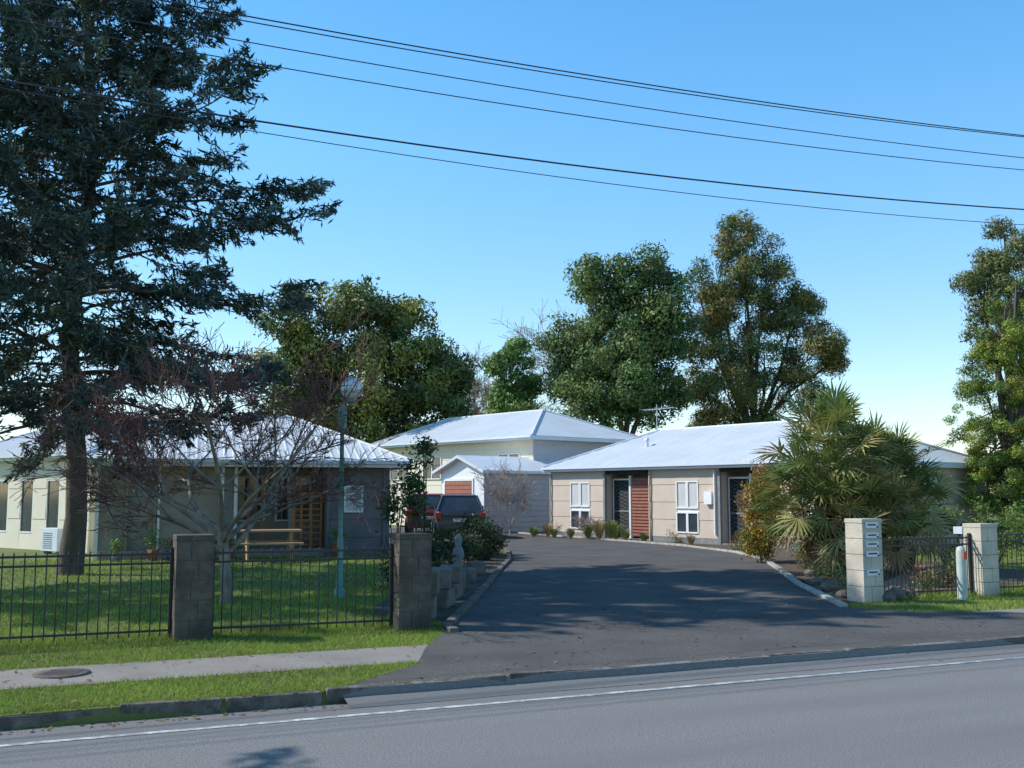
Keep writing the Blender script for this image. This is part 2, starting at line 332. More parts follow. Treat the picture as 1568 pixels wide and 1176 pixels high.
# ------------------------------------------------------------------ fence & pillars
def pillar(s,t,h,mats,w=.40,rot=0):
    M=SF@frame(s,t,rot); e=empty('gate_pillar',M); mb=MB(); n=5; ch=(h-.06)/n
    mb.box((-w/2+.012,-w/2+.012,-.05),(w/2-.012,w/2-.012,h-.02),1)
    for i in range(n):
        z0=i*ch+.003; z1=(i+1)*ch-.003; j=R(-.003,.003); x=w*(.1 if i%2 else -.1)
        mb.box((-w/2+j,-w/2,z0),(x-.002,w/2,z1)); mb.box((x+.002,-w/2+j,z0),(w/2,w/2-.001,z1))
    mb.box((-w/2-.006,-w/2-.006,n*ch-.002),(w/2+.006,w/2+.006,h))
    mb.build('blockwork',mats,e,M,bevel=.006); return e,M
pillar(-1.93,3.65,1.14,[BLOCKD,MORT]); pillar(.57,3.55,1.12,[BLOCKD,MORT])
e,M=pillar(7.72,3.78,1.22,[BLOCKL,MORT],w=.37)
mb=MB()
for i,z in enumerate([1.13,.98,.85,.71,.57,.44]):
    if i==4: continue
    mb.box((-.13,-.205,z-.045),(.10,-.186,z+.04),0); mb.box((-.10,-.2075,z-.006),(.06,-.2052,z+.014),1); mb.box((.07,-.2085,z-.04),(.095,-.2052,z-.012),1)
mb.build('letterbox_slots',[WHITE,DARK],e,M)
pillar(10.12,3.82,1.12,[BLOCKL,MORT],w=.35)
def fencerun(s0,t0,s1,t1,h=.95,sp=.105):
    L=math.hypot(s1-s0,t1-t0); ang=math.degrees(math.atan2(t1-t0,s1-s0))
    M=SF@frame(s0,t0,ang); mb=MB(); n=int(L/sp)
    for i in range(n+1):
        x=L*i/n; mb.tube([(x,0,.04),(x,0,h+.0)],.0075,5,cap=False)
        mb.tube([(x,0,h),(x,0,h+.03)],[.012,.002],5,cap=False)
    for z in (.10,h-.12,h-.02): mb.box((0,-.008,z-.012),(L,.018,z+.012))
    k=max(1,round(L/2.4))
    for i in range(k+1): x=L*i/k; mb.box((x-.02,.0,-.05),(x+.02,.04,h+.05))
    mb.build('steel_picket_fence',[FENCE],None,M)
fencerun(-11.9,3.78,-2.15,3.68); fencerun(-1.71,3.66,.35,3.58); fencerun(7.93,3.80,9.92,3.84,.92,.085); fencerun(10.32,3.86,22,4.1,.95)
M=SF@frame(9.3,3.45,0); mb=MB(); mb.lathe([(.085,-.02),(.075,.05),(.07,.72),(.055,.78),(.001,.80)],n=14); mb.box((-.03,-.082,.60),(.03,-.066,.72),1)
mb.build('hydrant_marker_post',[mat('post_pale_green',(.50,.56,.50),(.36,.42,.38),5,.6),ORANGE],None,M)
mb=MB(); mb.box((-.06,-.05,0),(.06,.05,.85),0); mb.box((-.16,-.1,.85),(.16,.1,.98),1); mb.box((-.13,-.103,.88),(.13,-.1005,.95),0)
mb.build('meter_box',[GREYM,FASC],None,frame(8.4,19.6,25),bevel=.01)
e=empty('garden_rocks'); mb=MB()
for k,(x,y,r) in enumerate([(5.55,15.7,.13),(5.78,16.0,.17),(6.05,16.2,.12),(5.05,16.2,.10),(5.2,17.4,.14),(5.35,18.6,.11),(5.75,20.4,.12),(6.35,16.5,.1)]):
    mb.rock((x,y,r*.5),(r,r*.8,r*.75),0,k)
mb.build('rocks',[STONE],e)
e=empty('stone_garden_wall'); mb=MB()
for k,(x,y,hh,nn) in enumerate([(-1.12,13.6,.62,2),(-1.0,14.9,.55,2),(-1.32,14.3,.35,1),(-.93,16.2,.5,2),(-.95,17.6,.28,1),(-.8,19.2,.25,1),(-.7,21,.25,1)]):
    for j in range(nn):
        M=Matrix.Translation((x+R(-.02,.02),y+R(-.02,.02),0))@Matrix.Rotation(R(-.15,.15),4,'Z'); z0=j*hh/nn
        mb.box((-.16,-.26,z0),(.16,.26,z0+hh/nn-.004),0,M)
mb.build('stones',[STONE],e,bevel=.018)
# ------------------------------------------------------------------ buildings
def boards(mb,x0,x1,z0,z1,y,sp,mi,lap=.018):
    n=max(1,round((z1-z0)/sp)); h=(z1-z0)/n
    for i in range(n):
        a=z0+i*h; b=a+h-.004
        vs=[(x0,y-lap,a),(x1,y-lap,a),(x1,y+.05,a),(x0,y+.05,a),(x0,y-.004,b),(x1,y-.004,b),(x1,y+.05,b),(x0,y+.05,b)]
        mb.add(vs,[(3,2,1,0),(4,5,6,7),(0,1,5,4),(1,2,6,5),(2,3,7,6),(3,0,4,7)],mi)
def hiproof(e,M,x0,x1,y0,y1,ze,zr,il,ir,ov=.45,mats=None):
    a,b,c,d=x0-ov,x1+ov,y0-ov,y1+ov; ym=(y0+y1)/2; mb=MB()
    A=(a,c,ze);B=(b,c,ze);C=(b,d,ze);D=(a,d,ze);E=(x0+il,ym,zr);F=(x1-ir,ym,zr)
    mb.add([A,B,C,D,E,F],[(0,1,5,4),(2,3,4,5),(3,0,4),(1,2,5)],0)
    def ridge(p,q): mb.tube([Vector(p)+Vector((0,0,.02)),Vector(q)+Vector((0,0,.02))],.05,6,0)
    ridge(E,F); ridge(A,E); ridge(D,E); ridge(B,F); ridge(C,F)
    k=int((x1-x0+2*ov)/.22)
    for i in range(1,k):
        x=a+(b-a)*i/k; f=1.0
        if x<E[0]: f=(x-a)/(E[0]-a)
        if x>F[0]: f=(b-x)/(b-F[0])
        for ys,ye in ((c,c+(ym-c)*f),(d,d+(ym-d)*f)):
            z2=ze+(zr-ze)*f
            mb.add([(x-.05,ys,ze+.003),(x+.05,ys,ze+.003),(x+.05,ye,z2+.003),(x-.05,ye,z2+.003),(x,ys,ze+.024),(x,ye,z2+.024)],[(0,4,5,3),(4,1,2,5),(0,1,4)],0)
    for p,q in (((a,c-.02,ze-.17),(b,c+.02,ze-.01)),((a,d-.02,ze-.17),(b,d+.02,ze-.01)),((a-.02,c+.021,ze-.17),(a+.02,d-.021,ze-.01)),((b-.02,c+.021,ze-.17),(b+.02,d-.021,ze-.01))): mb.box(p,q,1)
    mb.box((a,c-.11,ze-.08),(b,c-.021,ze+.005),1)
    mb.add([(a,c,ze-.12),(b,c,ze-.12),(b,d,ze-.12),(a,d,ze-.12)],[(0,1,2,3)],1)
    mb.build('roof',mats or [ROOF,FASC],e,M)
def window(mb,x0,x1,z0,z1,y,cols=2,panel=None,fr=0,gl=1):
    t=.045; mb.box((x0-t,y-.035,z0-t),(x0,y+.04,z1+t),fr); mb.box((x1,y-.035,z0-t),(x1+t,y+.04,z1+t),fr)
    mb.box((x0,y-.035,z1),(x1,y+.04,z1+t),fr); mb.box((x0,y-.045,z0-t),(x1,y+.04,z0),fr)
    w=(x1-x0)/cols
    for i in range(1,cols): mb.box((x0+w*i-.03,y-.03,z0),(x0+w*i+.03,y+.03,z1),fr)
    mb.add([(x0,y,z0),(x1,y,z0),(x1,y,z1),(x0,y,z1)],[(0,1,2,3)],gl)
def door(mb,x0,x1,z1,y,fr=0,da=3,ba=6):
    mb.box((x0-.04,y-.04,0.05),(x0,y+.03,z1+.05),fr); mb.box((x1,y-.04,0.05),(x1+.04,y+.03,z1+.05),fr); mb.box((x0,y-.04,z1),(x1,y+.03,z1+.05),fr)
    mb.box((x0,y-.02,.05),(x1,y+.02,z1),da)
    n=14
    for i in range(n):
        z=.12+(z1-.25)*i/n
        for sg in (0,1):
            a=(x0+.03,y-.03,min(z+(0 if sg else (z1-.25)/n*2),z1)); b=(x1-.03,y-.03,min(z+((z1-.25)/n*2 if sg else 0),z1)); mb.tube([a,b],.006,3,ba,cap=False)
    mb.box((x0+.01,y-.04,.95),(x1-.01,y-.021,1.0),ba)
MATS=[WHITE,GLASS,CURT,DARK,CREAM,BRICK,GREYM,FASC]
# --- right units
M=frame(1.48,39.5,-53.13); e=empty('weatherboard_house',M); mb=MB(); H=2.45; Lh=12.6
def wallseg(x0,x1,ops=()):
    x=x0
    for a,b,z0,z1 in ops:
        boards(mb,x,a,.18,H,0,.6,4); boards(mb,a,b,.18,z0,0,.6,4); boards(mb,a,b,z1,H,0,.6,4); x=b
    boards(mb,x,x1,.18,H,0,.6,4); mb.box((x0,-.01,0),(x1,.05,.178),6)
wins=[(1.15,2.2),(6.5,7.45),(11.0,12.0)]
wallseg(0,3.0,[(1.15,2.2,.3,2.0)]); wallseg(5.2,8.35,[(6.5,7.45,.3,2.0)]); wallseg(9.9,Lh,[(11.0,12.0,.3,2.0)])
for a,b in wins:
    w=(b-a)
    for q0,q1 in ((a+.03,a+w*.45),(a+w*.55,b-.03)):
        window(mb,q0,q1,1.15,1.95,.0,1,gl=2); window(mb,q0,q1,.36,.95,.0,1,gl=1)
    mb.box((a,.01,.3),(b,.05,2.0),0)
for a,b in ((3.0,5.2),(8.35,9.9)):
    mb.box((a-.05,.05,0),(a,1.0,H),4); mb.box((b,.05,0),(b+.05,1.0,H),4); mb.box((a,.95,0),(b,1.0,H),4); mb.box((a,-.02,0),(b,.95,.05),6)
    mb.box((a,.0,2.25),(b,.05,H),3)  # dark strip colours in the shade at the top of the porch recess
    door(mb,a+.12,a+1.0,2.05,.35); mb.box((a+1.02,.2,0),(a+1.1,.3,2.2),0)
    z=.15
    while z<2.05: mb.box((a+1.15,.22,z),(b-.05,.26,z+.07),5); z+=.11
    mb.box((a+1.15,.262,.1),(b-.05,.30,2.1),5)
    mb.box((a-.04,-.05,0),(a+.05,.04,2.3),6)
mb.box((7.8,-.14,1.25),(8.12,-.019,1.65),0); mb.box((8.18,-.1,.3),(8.22,-.02,2.3),0)
for x in (.02,5.3,10.0): mb.tube([(x,-.06,.0),(x,-.06,2.3)],.03,6,4)
mb.box((-.02,0.001,0),(.05,8,H),4); mb.box((0.051,7.95,0),(Lh-.051,8,H),4); mb.box((Lh-.05,0.06,0),(Lh,8,H),4)
mb.build('walls_windows_doors',MATS,e,M)
hiproof(e,M,0,Lh,0,8,2.55,4.0,1.75,3,ov=.22)
mb=MB(); mb.tube([(3.2,1.9,3.0),(3.2,1.9,3.5)],.06,8,0); mb.lathe([(.09,0),(.09,.08),(0.001,.12)],(3.2,1.9,3.5),8); mb.build('vent_pipe',[FASC],e,M)
mb=MB(); mb.tube([(1.6,4,3.9),(1.6,4,5.0)],.02,5)
mb.tube([(.9,4,4.85),(2.6,3.9,4.85)],.012,4)
for i in range(10): x=.95+i*.17; mb.tube([(x,3.7+.01*i,4.86),(x,4.3-.01*i,4.86)],.008,4)
mb.build('tv_antenna',[ALU],e,M)
M=frame(19,40,-40); e=empty('unit_house',M); mb=MB(); boards(mb,0,8,0,2.4,0,.6,0); mb.box((0,.051,0),(8,5,2.39),0); window(mb,2,3.2,.9,2,-.03,2,gl=1,fr=1); mb.build('walls_windows',[GREYW,GLASS],e,M); hiproof(e,M,0,8,0,5,2.5,3.6,2,2)
# --- back hall
M=frame(-6.8,54.3,-50); e=empty('hall_building',M); mb=MB(); Lb=12; Wb=6.5
boards(mb,0,Lb,0,3.95,0,.4,4); mb.box((0,.051,0),(Lb,Wb,3.94),4)
for i in range(4):
    a=1+i*2.9; window(mb,a,a+1.4,2.3,3.3,-.03,2)
mb.build('walls_windows',[WHITE,GLASS,CURT,DARK,CREAM2,BRICK,GREYM,FASC],e,M)
mb=MB(); mb.box((Lb+.002,0,0),(Lb+.03,Wb,3.95),0)
for i in range(9): mb.box((Lb+.031,.0,.3+i*.42),(Lb+.045,Wb,.32+i*.42),0)
mb.build('end_wall_cladding',[LAVW],e,M)
hiproof(e,M,0,Lb,0,Wb,4.05,5.5,1.5,3,ov=.5)
# --- garage
def gable(name,M,w,d,ze,zr,mw,mside,md,ov=.3):
    e=empty(name,M); mb=MB()
    mb.add([(0,0,0),(w,0,0),(w,0,ze),(w/2,0,zr-.05),(0,0,ze)],[(0,1,2,3,4)],0); mb.add([(0,d,0),(w,d,0),(w,d,ze),(w/2,d,zr-.05),(0,d,ze)],[(4,3,2,1,0)],0)
    n=12
    for i in range(n):
        z=ze*i/n; h=ze/n-.006
        for x,sg in ((0,-1),(w,1)):
            mb.add([(x+sg*.03,0,z),(x+sg*.03,d,z),(x+sg*.004,d,z+h),(x+sg*.004,0,z+h),(x,0,z),(x,d,z)],[(0,1,2,3),(0,1,5,4)],1)
    mb.box((-.001,.01,0),(.003,d-.01,ze),1); mb.box((w-.003,.01,0),(w+.001,d-.01,ze),1)
    mb.box((.25,-.03,0),(w-.75,-.004,2.1),2)
    for i in range(12): mb.box((.26,-.045,.05+i*.17),(w-.76,-.031,.17+i*.17),2)
    mb.box((.17,-.04,0),(.25,-.0,2.18),3); mb.box((w-.75,-.04,0),(w-.67,-.0,2.18),3); mb.box((.17,-.042,2.1),(w-.67,-.0,2.2),3)
    mb.build('walls_and_door',[mw,mside,md,WHITE],e,M)
    mb=MB(); s=(zr-ze)/(w/2); zo=ze-ov*s
    for sg,x in ((1,-ov),(-1,w+ov)):
        mb.add([(x,-ov,zo),(w/2,-ov,zr),(w/2,d+ov,zr),(x,d+ov,zo),(x,-ov,zo-.12),(w/2,-ov,zr-.12),(w/2,d+ov,zr-.12),(x,d+ov,zo-.12)],[(0,1,2,3),(4,5,6,7),(0,1,5,4),(0,3,7,4),(2,3,7,6)],0)
    mb.build('roof',[ROOF],e,M)
    return e
gable('garage',frame(-2.95,44.2,-50),2.85,5.5,2.62,3.15,WHITE,LAVW,BRICK)
# --- left house with porch
M=frame(-9.99,25.3,17); e=empty('porch_house',M); mb=MB(); LM=[WHITE,GLASS,CURT,DARK,GREYW,BLUEW,BLIND,WOOD,FASC]
H=2.35
mb.box((0,.1,0),(7.1,.12,0.2),4)
mb.box((.0,.35,0),(1.35,.37,H),6)
for i in range(5): mb.box((.0,.34,.4+i*.42),(1.35,.349,.42+i*.42),4)
for x in (0,.66,1.33): mb.box((x-.03,.28,0),(x+.03,.35,H),4)
boards(mb,1.4,2.85,.1,H,.3,.75,4,.03); mb.box((1.38,.22,0),(1.44,.26,H),0)
mb.box((2.85,.22,0),(2.95,.32,H),0); mb.box((2.95,.30,0),(3.2,.34,H),6); mb.box((3.2,.22,0),(3.28,.32,H),0)
window(mb,3.35,4.0,.9,2.0,1.5,1); boards(mb,3.28,5.5,.0,.85,1.5,.3,4); boards(mb,3.28,5.5,2.05,H,1.5,.3,4); boards(mb,4.05,5.5,.85,2.05,1.5,.3,4); mb.box((3.28,1.56,0),(3.35,1.6,H),4)
window(mb,4.35,5.2,.9,2.0,1.46,2)
boards(mb,5.5,7.1,.0,H,.1,.45,5,.03); mb.box((5.47,.08,0),(5.5,1.6,H),5); mb.box((7.1,.08,0),(7.13,7,H),5)
for x in (5.55,6.98): mb.box((x-.03,.02,0),(x+.03,.07,H),5)
window(mb,5.98,6.38,1.15,1.75,.05,1,gl=2)
mb.box((0,.38,0),(.03,7,H),0); mb.box((0.031,6.95,0),(7.1,7,H),4)
for i in range(9): mb.box((4.62,.3,.12+i*.15),(5.38,.33,.16+i*.15),7)
for i in range(4): mb.box((4.6+i*.25,.26,.0),(4.66+i*.25,.3,1.5),7)
mb.box((3.55,.9,.06),(3.62,.96,2.0),7); mb.box((3.9,.9,.06),(3.97,.96,2.0),7); mb.box((4.5,.25,1.5),(5.45,.31,1.62),7); mb.box((4.62,.2,.06),(4.72,.28,2.1),7)
mb.box((3.28,0,0),(5.47,1.5,.06),4)
for x in (.03,2.9,4.55,5.5): mb.box((x-.04,-.25,0),(x+.04,-.17,2.28),0 if x<3 else 5)
mb.build('walls_windows_porch',LM,e,M)
hiproof(e,M,-.1,7.1,.1,7,2.42,3.75,3,2.2,ov=.5)
# --- pale house far left
M=frame(-17.5,33,-36.9); e=empty('stucco_house',M); mb=MB(); H=2.6
x=0
for a,b in [(2.6,3.3),(4.0,4.7),(5.4,6.1)]:
    boards(mb,x,a,0,H,0,.9,4); boards(mb,a,b,0,.45,0,.9,4); boards(mb,a,b,2.0,H,0,.9,4); window(mb,a+.04,b-.04,.5,1.95,.03,1); x=b
boards(mb,x,7.6,0,H,0,.9,4); mb.box((7.55,.06,0),(7.6,5,H),4); mb.box((0,.06,0),(.05,6,H),4); mb.box((0.051,5.95,0),(7.54,6,H),4)
mb.build('walls_windows',[WHITE,GLASS,CURT,DARK,CREAM2,BRICK,GREYM,FASC],e,M); hiproof(e,M,0,7.6,0,6,2.7,4.0,2,2.5,ov=.25)
mb=MB(); mb.box((-.4,-.15,.08),(.4,.15,.68),0)
for i in range(8): mb.box((-.3,-.165,.16+i*.055),(.15,-.151,.175+i*.055),1)
mb.box((-.35,-.1,0),(-.25,.1,.08),1); mb.box((.25,-.1,0),(.35,.1,.08),1)
mb.build('heat_pump_unit',[FASC,GREYM],None,frame(-12.1,27.9,-36.9),bevel=.01)
# ------------------------------------------------------------------ furniture
M=frame(-5.75,24.9,17); mb=MB()
for i in range(5): mb.box((-.75,-.36+i*.145,.70),(.75,-.235+i*.145,.74))
for sg in (-1,1):
    mb.box((-.75,sg*.68-.12,.42),(.75,sg*.68-.01,.46)); mb.box((-.75,sg*.68+.01,.42),(.75,sg*.68+.12,.46))
    for x in (-.5,.5): mb.tube([(x,sg*.6,.0),(x,sg*.2,.70)],.035,4)
for x in (-.5,.5): mb.box((x-.02,-.8,.36),(x+.02,.8,.415)); mb.box((x-.02,-.36,.64),(x+.02,.36,.695))
mb.build('picnic_table',[WOODL],None,M)
def pot(x,y,r,h,mt,leafcol,lh,n=260,fl=None):
    e=empty('potted_plant'); mb=MB(); mb.lathe([(.001,0),(r*.7,0),(r,h),(r*.88,h),(r*.85,h*.9),(.001,h*.9)],(x,y,0),n=14); mb.build('pot',[mt],e)
    P=rng.normal(size=(n,3))*np.array([r*.7,r*.7,lh*.3])+np.array([x,y,h+lh*.45])
    C=tint(n,leafcol)
    if fl: k=rng.uniform(0,1,n)<.3; C[k]=np.array(fl)
    polys('plant_leaves',leafquads(P,.07,.5),C,FOL,e)
pot(-8.5,25.0,.14,.28,TERRA,(.16,.26,.06),.45); pot(-8.1,25.1,.12,.24,BLUEPOT,(.2,.28,.06),.3,fl=(.6,.1,.3)); pot(-7.2,25.3,.13,.26,TERRA,(.1,.17,.05),.35)
pot(-4.35,26.4,.17,.36,TERRA,(.13,.25,.05),.5); pot(-9.3,24.8,.12,.2,GREYM,(.16,.25,.06),.3); pot(-6.8,25.5,.12,.25,TERRA,(.1,.17,.05),.3,fl=(.6,.55,.1))
LM_=Matrix.Translation((-2.65,16.3,0)); e=empty('street_lamp',LM_); mb=MB()
mb.lathe([(.08,-.02),(.08,.12),(.05,.16),(.045,.9),(.033,.95),(.033,2.55),(.06,2.57),(.068,2.62),(.068,2.92),(.055,2.96),(.04,2.97),(.04,2.99)],n=12)
mb.tube([(0,0,2.96),(.05,0,3.02),(.13,0,3.03)],.02,6); mb.lathe([(.05,3.0),(.085,3.03),(.085,3.06),(.06,3.07)],(.14,0,0),n=14)
mb.build('post',[GREENP],e,LM_)
mb=MB(); pr=[(max(.175*math.sin(math.pi*i/16),.001),.175-.175*math.cos(math.pi*i/16)) for i in range(17)]; mb.lathe(pr,(.14,0,3.05),n=24); mb.build('globe',[GLOBE],e,LM_)
mb=MB(); mb.lathe([(.14,0),(.14,.08),(.09,.12),(.08,.3),(.12,.38),(.10,.5),(.06,.6),(.075,.65),(.085,.71),(.05,.78),(.001,.8)],n=12)
mb.build('garden_statue',[GREYM],None,Matrix.Translation((-1.05,20.6,0)))
def car(M,paint,suv=0):
    e=empty('parked_car',M); h=.16*suv; mb=MB()
    secs=[(-2.1,.72,.42,.78+h),(-2.02,.84,.28,.92+h),(-1.2,.88,.24,.95+h),(.6,.88,.24,.96+h),(1.7,.86,.26,.88+h),(2.05,.8,.3,.76+h),(2.12,.66,.42,.66+h)]
    rings=[]
    for y,w,z0,z1 in secs: rings+= [(-w*.9,y,z0),(-w,y,(z0+z1)/2),(-w*.93,y,z1),(w*.93,y,z1),(w,y,(z0+z1)/2),(w*.9,y,z0)]
    fs=[]
    for i in range(len(secs)-1):
        for k in range(6): fs.append((i*6+k,i*6+(k+1)%6,(i+1)*6+(k+1)%6,(i+1)*6+k))
    fs+= [tuple(range(6)),tuple(range(len(secs)*6-6,len(secs)*6))[::-1]]
    mb.add(rings,fs,0,True)
    zb=.93+h; zt=1.42+h*1.6
    g=[(-.8,-1.95,zb),(.8,-1.95,zb),(.8,.95,zb),(-.8,.95,zb),(-.6,-1.55,zt),(.6,-1.55,zt),(.62,.2,zt),(-.62,.2,zt)]
    mb.add(g,[(0,1,5,4),(1,2,6,5),(2,3,7,6),(3,0,4,7)],1)
    mb.add([(x*1.02,y*1.02 if y<0 else y+.03,z+.002) for x,y,z in g[4:]]+[(x*.92,y*.92,z+.05) for x,y,z in g[4:]],[(0,1,5,4),(1,2,6,5),(2,3,7,6),(3,0,4,7),(4,5,6,7)],0)
    for a,b in ((0,4),(1,5),(2,6),(3,7)): mb.tube([g[a],g[b]],.045,5,0)
    for sx in (-1,1):
        for y in (-1.3,1.35):
            mb.tube([(sx*.66,y,.32),(sx*.9,y,.32)],.32,18,2); mb.tube([(sx*.895,y,.32),(sx*.912,y,.32)],.19,12,4)
        mb.box((sx*.78-.1,-2.12,.66+h),(sx*.78+.1,-1.98,.88+h),3); mb.box((sx*.62-.14,2.0,.6+h),(sx*.62+.14,2.1,.74+h),4)
        mb.box((sx*.93-.09,.7,.95+h),(sx*.93+.09,.82,1.08+h),0)
    mb.box((-.8,-2.18,.36),(.8,-2.04,.54),5); mb.box((-.26,-2.19,.6),(.26,-2.12,.72),4)
    mb.build('body',[paint,GLASS,TYRE,TAIL,ALU,BLKP],e,M,bevel=.02)
car(frame(-3.35,42.3,4),REDP,.4); car(frame(-2.0,38.6,6),BLKP,.3)
# ------------------------------------------------------------------ vegetation
cedar('cedar_tree',(-8.74,20.8),14.4,2.9,([0,.25,.36,.47,.6,.72,.85,1],[3.5,4.6,4.5,4.2,3.3,2.7,2.0,.8]),165,3,twigs=17,need=54,asp=.22)
cedar('cedar_tree',(-13.2,16.8),17,3.6,([0,.3,.6,1],[3.3,3.7,2.9,.6]),92,9,twigs=12,need=40,size=.3,asp=.28)
cedar('cedar_tree',(-11.4,6.1),12.8,3.2,([0,.3,.6,1],[2.4,2.9,2.2,.5]),38,19,twigs=9,need=40,size=.3,asp=.26)
bare('ornamental_cherry_tree',(-4.15,15.4),4.3,1.0,TWIG,BARKG,tr=.085,levels=6,seed=12,fork=.26,nfirst=8,minr=.0042,kids=(3,4),zf=(.45,1.15),droop=.0,jit=.2,last=1,ks=.85)
random.seed(21)
MAG=[(.15,.17,.04),(.10,.135,.035),(.06,.085,.025),(.20,.195,.045),(.045,.065,.022)]
MAG2=[(.09,.14,.04),(.06,.10,.03),(.04,.07,.022),(.12,.155,.045)]
lobetree('magnolia_tree',(-8,58),[(-11.4,11.2,2.4),(-8.1,11.4,2.5),(-5.9,10.6,2.1),(-11.8,8.3,2.5),(-7.8,8,3.0),(-4.8,8.4,2.2),(-3.6,8.4,1.2),(-12.5,6,2.2),(-8,4.8,3.4),(-4.4,5.4,2.4)],300,.9,78000,.25,.5,MAG,.4,gain=1.35)
lobetree('evergreen_tree',(6.3,58),[(5.3,13,2.0),(7.8,13.2,1.8),(3.6,10.6,1.7),(6.4,10.5,2.6),(8.6,10.8,2.0),(3.4,8.3,1.5),(6.0,7.8,2.6),(8.2,7.2,2.0),(4.3,6.6,1.5)],260,.85,70000,.23,.5,MAG2,.36,gain=1.35)
lobetree('pine_tree',(14.3,62),[(14.0,17,1.5),(12.6,14.4,1.9),(15.3,14.8,2.1),(11.3,12.8,1.9),(14.2,12.2,2.3),(17.0,12.2,1.9),(11.9,10,2.0),(15.1,9.4,2.3),(18,9.9,1.7),(19.6,9.5,.9),(12.6,7.2,2.0),(10.9,8,1.6),(11.9,5.4,1.8),(16.8,7.6,1.6),(14.3,6,1.6)],330,.7,80000,.27,.25,[(.12,.115,.035),(.08,.105,.035),(.155,.12,.04),(.06,.08,.03)],.32,mt=NEED,gain=1.5)
lobetree('young_evergreen_tree',(.2,66),[(.2,10.6,1.0),(-.6,9.2,1.3),(1.0,9.0,1.2),(0,7.4,1.5),(.3,6,1.5),(-.6,4.5,1.5)],80,.7,14000,.30,.5,[(.12,.20,.05),(.16,.24,.06)],.2,gain=1.1)
lobetree('conifer_tree',(15.6,33),[(16.1,8.3,.35),(15.9,7.5,.6),(15.6,6.6,.85),(15.4,5.4,1.1),(15.3,4.2,1.25),(15.2,3.0,1.35),(15.3,1.9,1.35),(15.5,1.0,1.2),(16.6,5.9,1.1),(16.9,4,1.5),(16.9,2.2,1.5)],480,.26,115000,.095,.32,[(.15,.19,.035),(.10,.14,.03),(.06,.09,.025),(.19,.205,.04)],.25,yvar=.3,mt=NEED,gain=1.35)
lobetree('cypress_tree',(22.3,46),[(22.4,13.3,.8),(21.6,12,.9),(23,12,1.2),(20.9,10.7,.9),(22.5,10.4,1.5),(21.3,8.9,1.3),(23,8,2)],180,.5,30000,.24,.24,[(.085,.105,.038),(.11,.115,.04)],.25,mt=NEED,gain=1.3)
bare('bare_tree',(-2.3,72),9.6,.42,TWIGP,TWIGP,tr=.13,levels=6,seed=14,fork=.3,nfirst=8,minr=.012,kids=(3,4),zf=(1.0,1.5))
bare('bare_tree',(5.4,75),13.6,.35,TWIGP,TWIG,tr=.2,levels=5,seed=8,fork=.35,nfirst=8,minr=.014,kids=(3,4),zf=(1.0,1.5))
bare('bare_shrub',(-.1,40.6),2.2,.5,TWIGP,TWIGP,tr=.03,levels=5,seed=5,fork=.15,nfirst=8,minr=.006,kids=(3,4),zf=(.8,1.3))
bare('bare_shrub',(2.6,37.0),.9,.6,TWIGP,TWIGP,tr=.02,levels=4,seed=6,fork=.15,nfirst=7,minr=.006,kids=(3,4),zf=(.7,1.2))
random.seed(33)
lob=[(-75+150*i/80+R(-1,1),R(1.5,4.2),R(1.8,2.8)) for i in range(80)]
lobetree('distant_tree_line',(0,92),lob,1000,.9,60000,.5,.5,[(.09,.13,.045),(.12,.15,.055),(.075,.095,.04)],.12,yvar=3,limbs=False)
def shrub(name,blobs,n,size,cols,asp=.5,cr=.16,mt=FOL):
    e=empty(name); P=[];C=[]; mb=MB(); c=np.array(cols)
    for x,y,z,rx,rz in blobs:
        for k in range(6): mb.tube([(x,y,0),(x+R(-.6,.6)*rx,y+R(-.6,.6)*rx,z+R(-.2,.6)*rz)],[.015,.005],4)
        m=int(n*rx*rz/sum(b[3]*b[4] for b in blobs)); nc=max(5,int(m/90)); v=unit(rng.normal(size=(nc,3)))
        cc=np.array([x,y,z])+v*np.array([rx,rx,rz])*rng.uniform(.3,.95,(nc,1)); ci=rng.integers(0,nc,m)
        p=cc[ci]+rng.normal(size=(m,3))*cr*.6; p[:,2]=np.maximum(p[:,2],.02); P.append(p); C.append((c[rng.integers(0,len(c),nc)]*rng.uniform(.7,1.3,(nc,1)))[ci]*rng.uniform(.75,1.25,(m,1)))
    mb.build('stems',[BARK],e); P=np.concatenate(P); polys('leaves',leafquads(P,size,asp),np.concatenate(C),mt,e)
GD=[(.04,.06,.022),(.06,.085,.028),(.03,.045,.018)]
shrub('hedge_shrub',[(-.55,26.2,.45,.45,.45),(-.8,25.2,.45,.45,.45),(-.95,27.3,.5,.5,.5)],9000,.07,GD)
shrub('dark_garden_shrub',[(-1.5,19.5,.4,.4,.4),(-1.7,21.2,.45,.4,.45),(-1.3,22.8,.45,.45,.45),(-1.75,17.8,.4,.4,.45),(-1.0,24,.45,.4,.45)],8000,.07,GD)
shrub('rose_bush',[(-1.85,19.8,1.5,.22,.8),(-1.65,19.7,2.35,.2,.35),(-2.25,20.3,1.4,.25,.4)],1900,.09,[(.06,.10,.03),(.12,.13,.05)])
shrub('golden_shrub',[(5.95,24.9,1.1,.6,.85),(5.75,24.4,.6,.5,.5),(6.1,25.2,1.8,.4,.5)],10000,.08,[(.36,.25,.04),(.25,.23,.045),(.38,.2,.04)])
shrub('low_green_shrub',[(5.9,18.6,.15,.3,.18),(6.0,20.2,.2,.3,.2),(6.7,17.2,.2,.3,.25),(7.4,17.9,.25,.35,.3),(6.2,22.5,.2,.3,.2),(5.3,16.6,.1,.2,.12),(5.4,34.3,.2,.3,.25),(6.4,29.6,.2,.35,.25)],4500,.05,[(.15,.23,.04),(.2,.22,.07),(.25,.15,.06)])
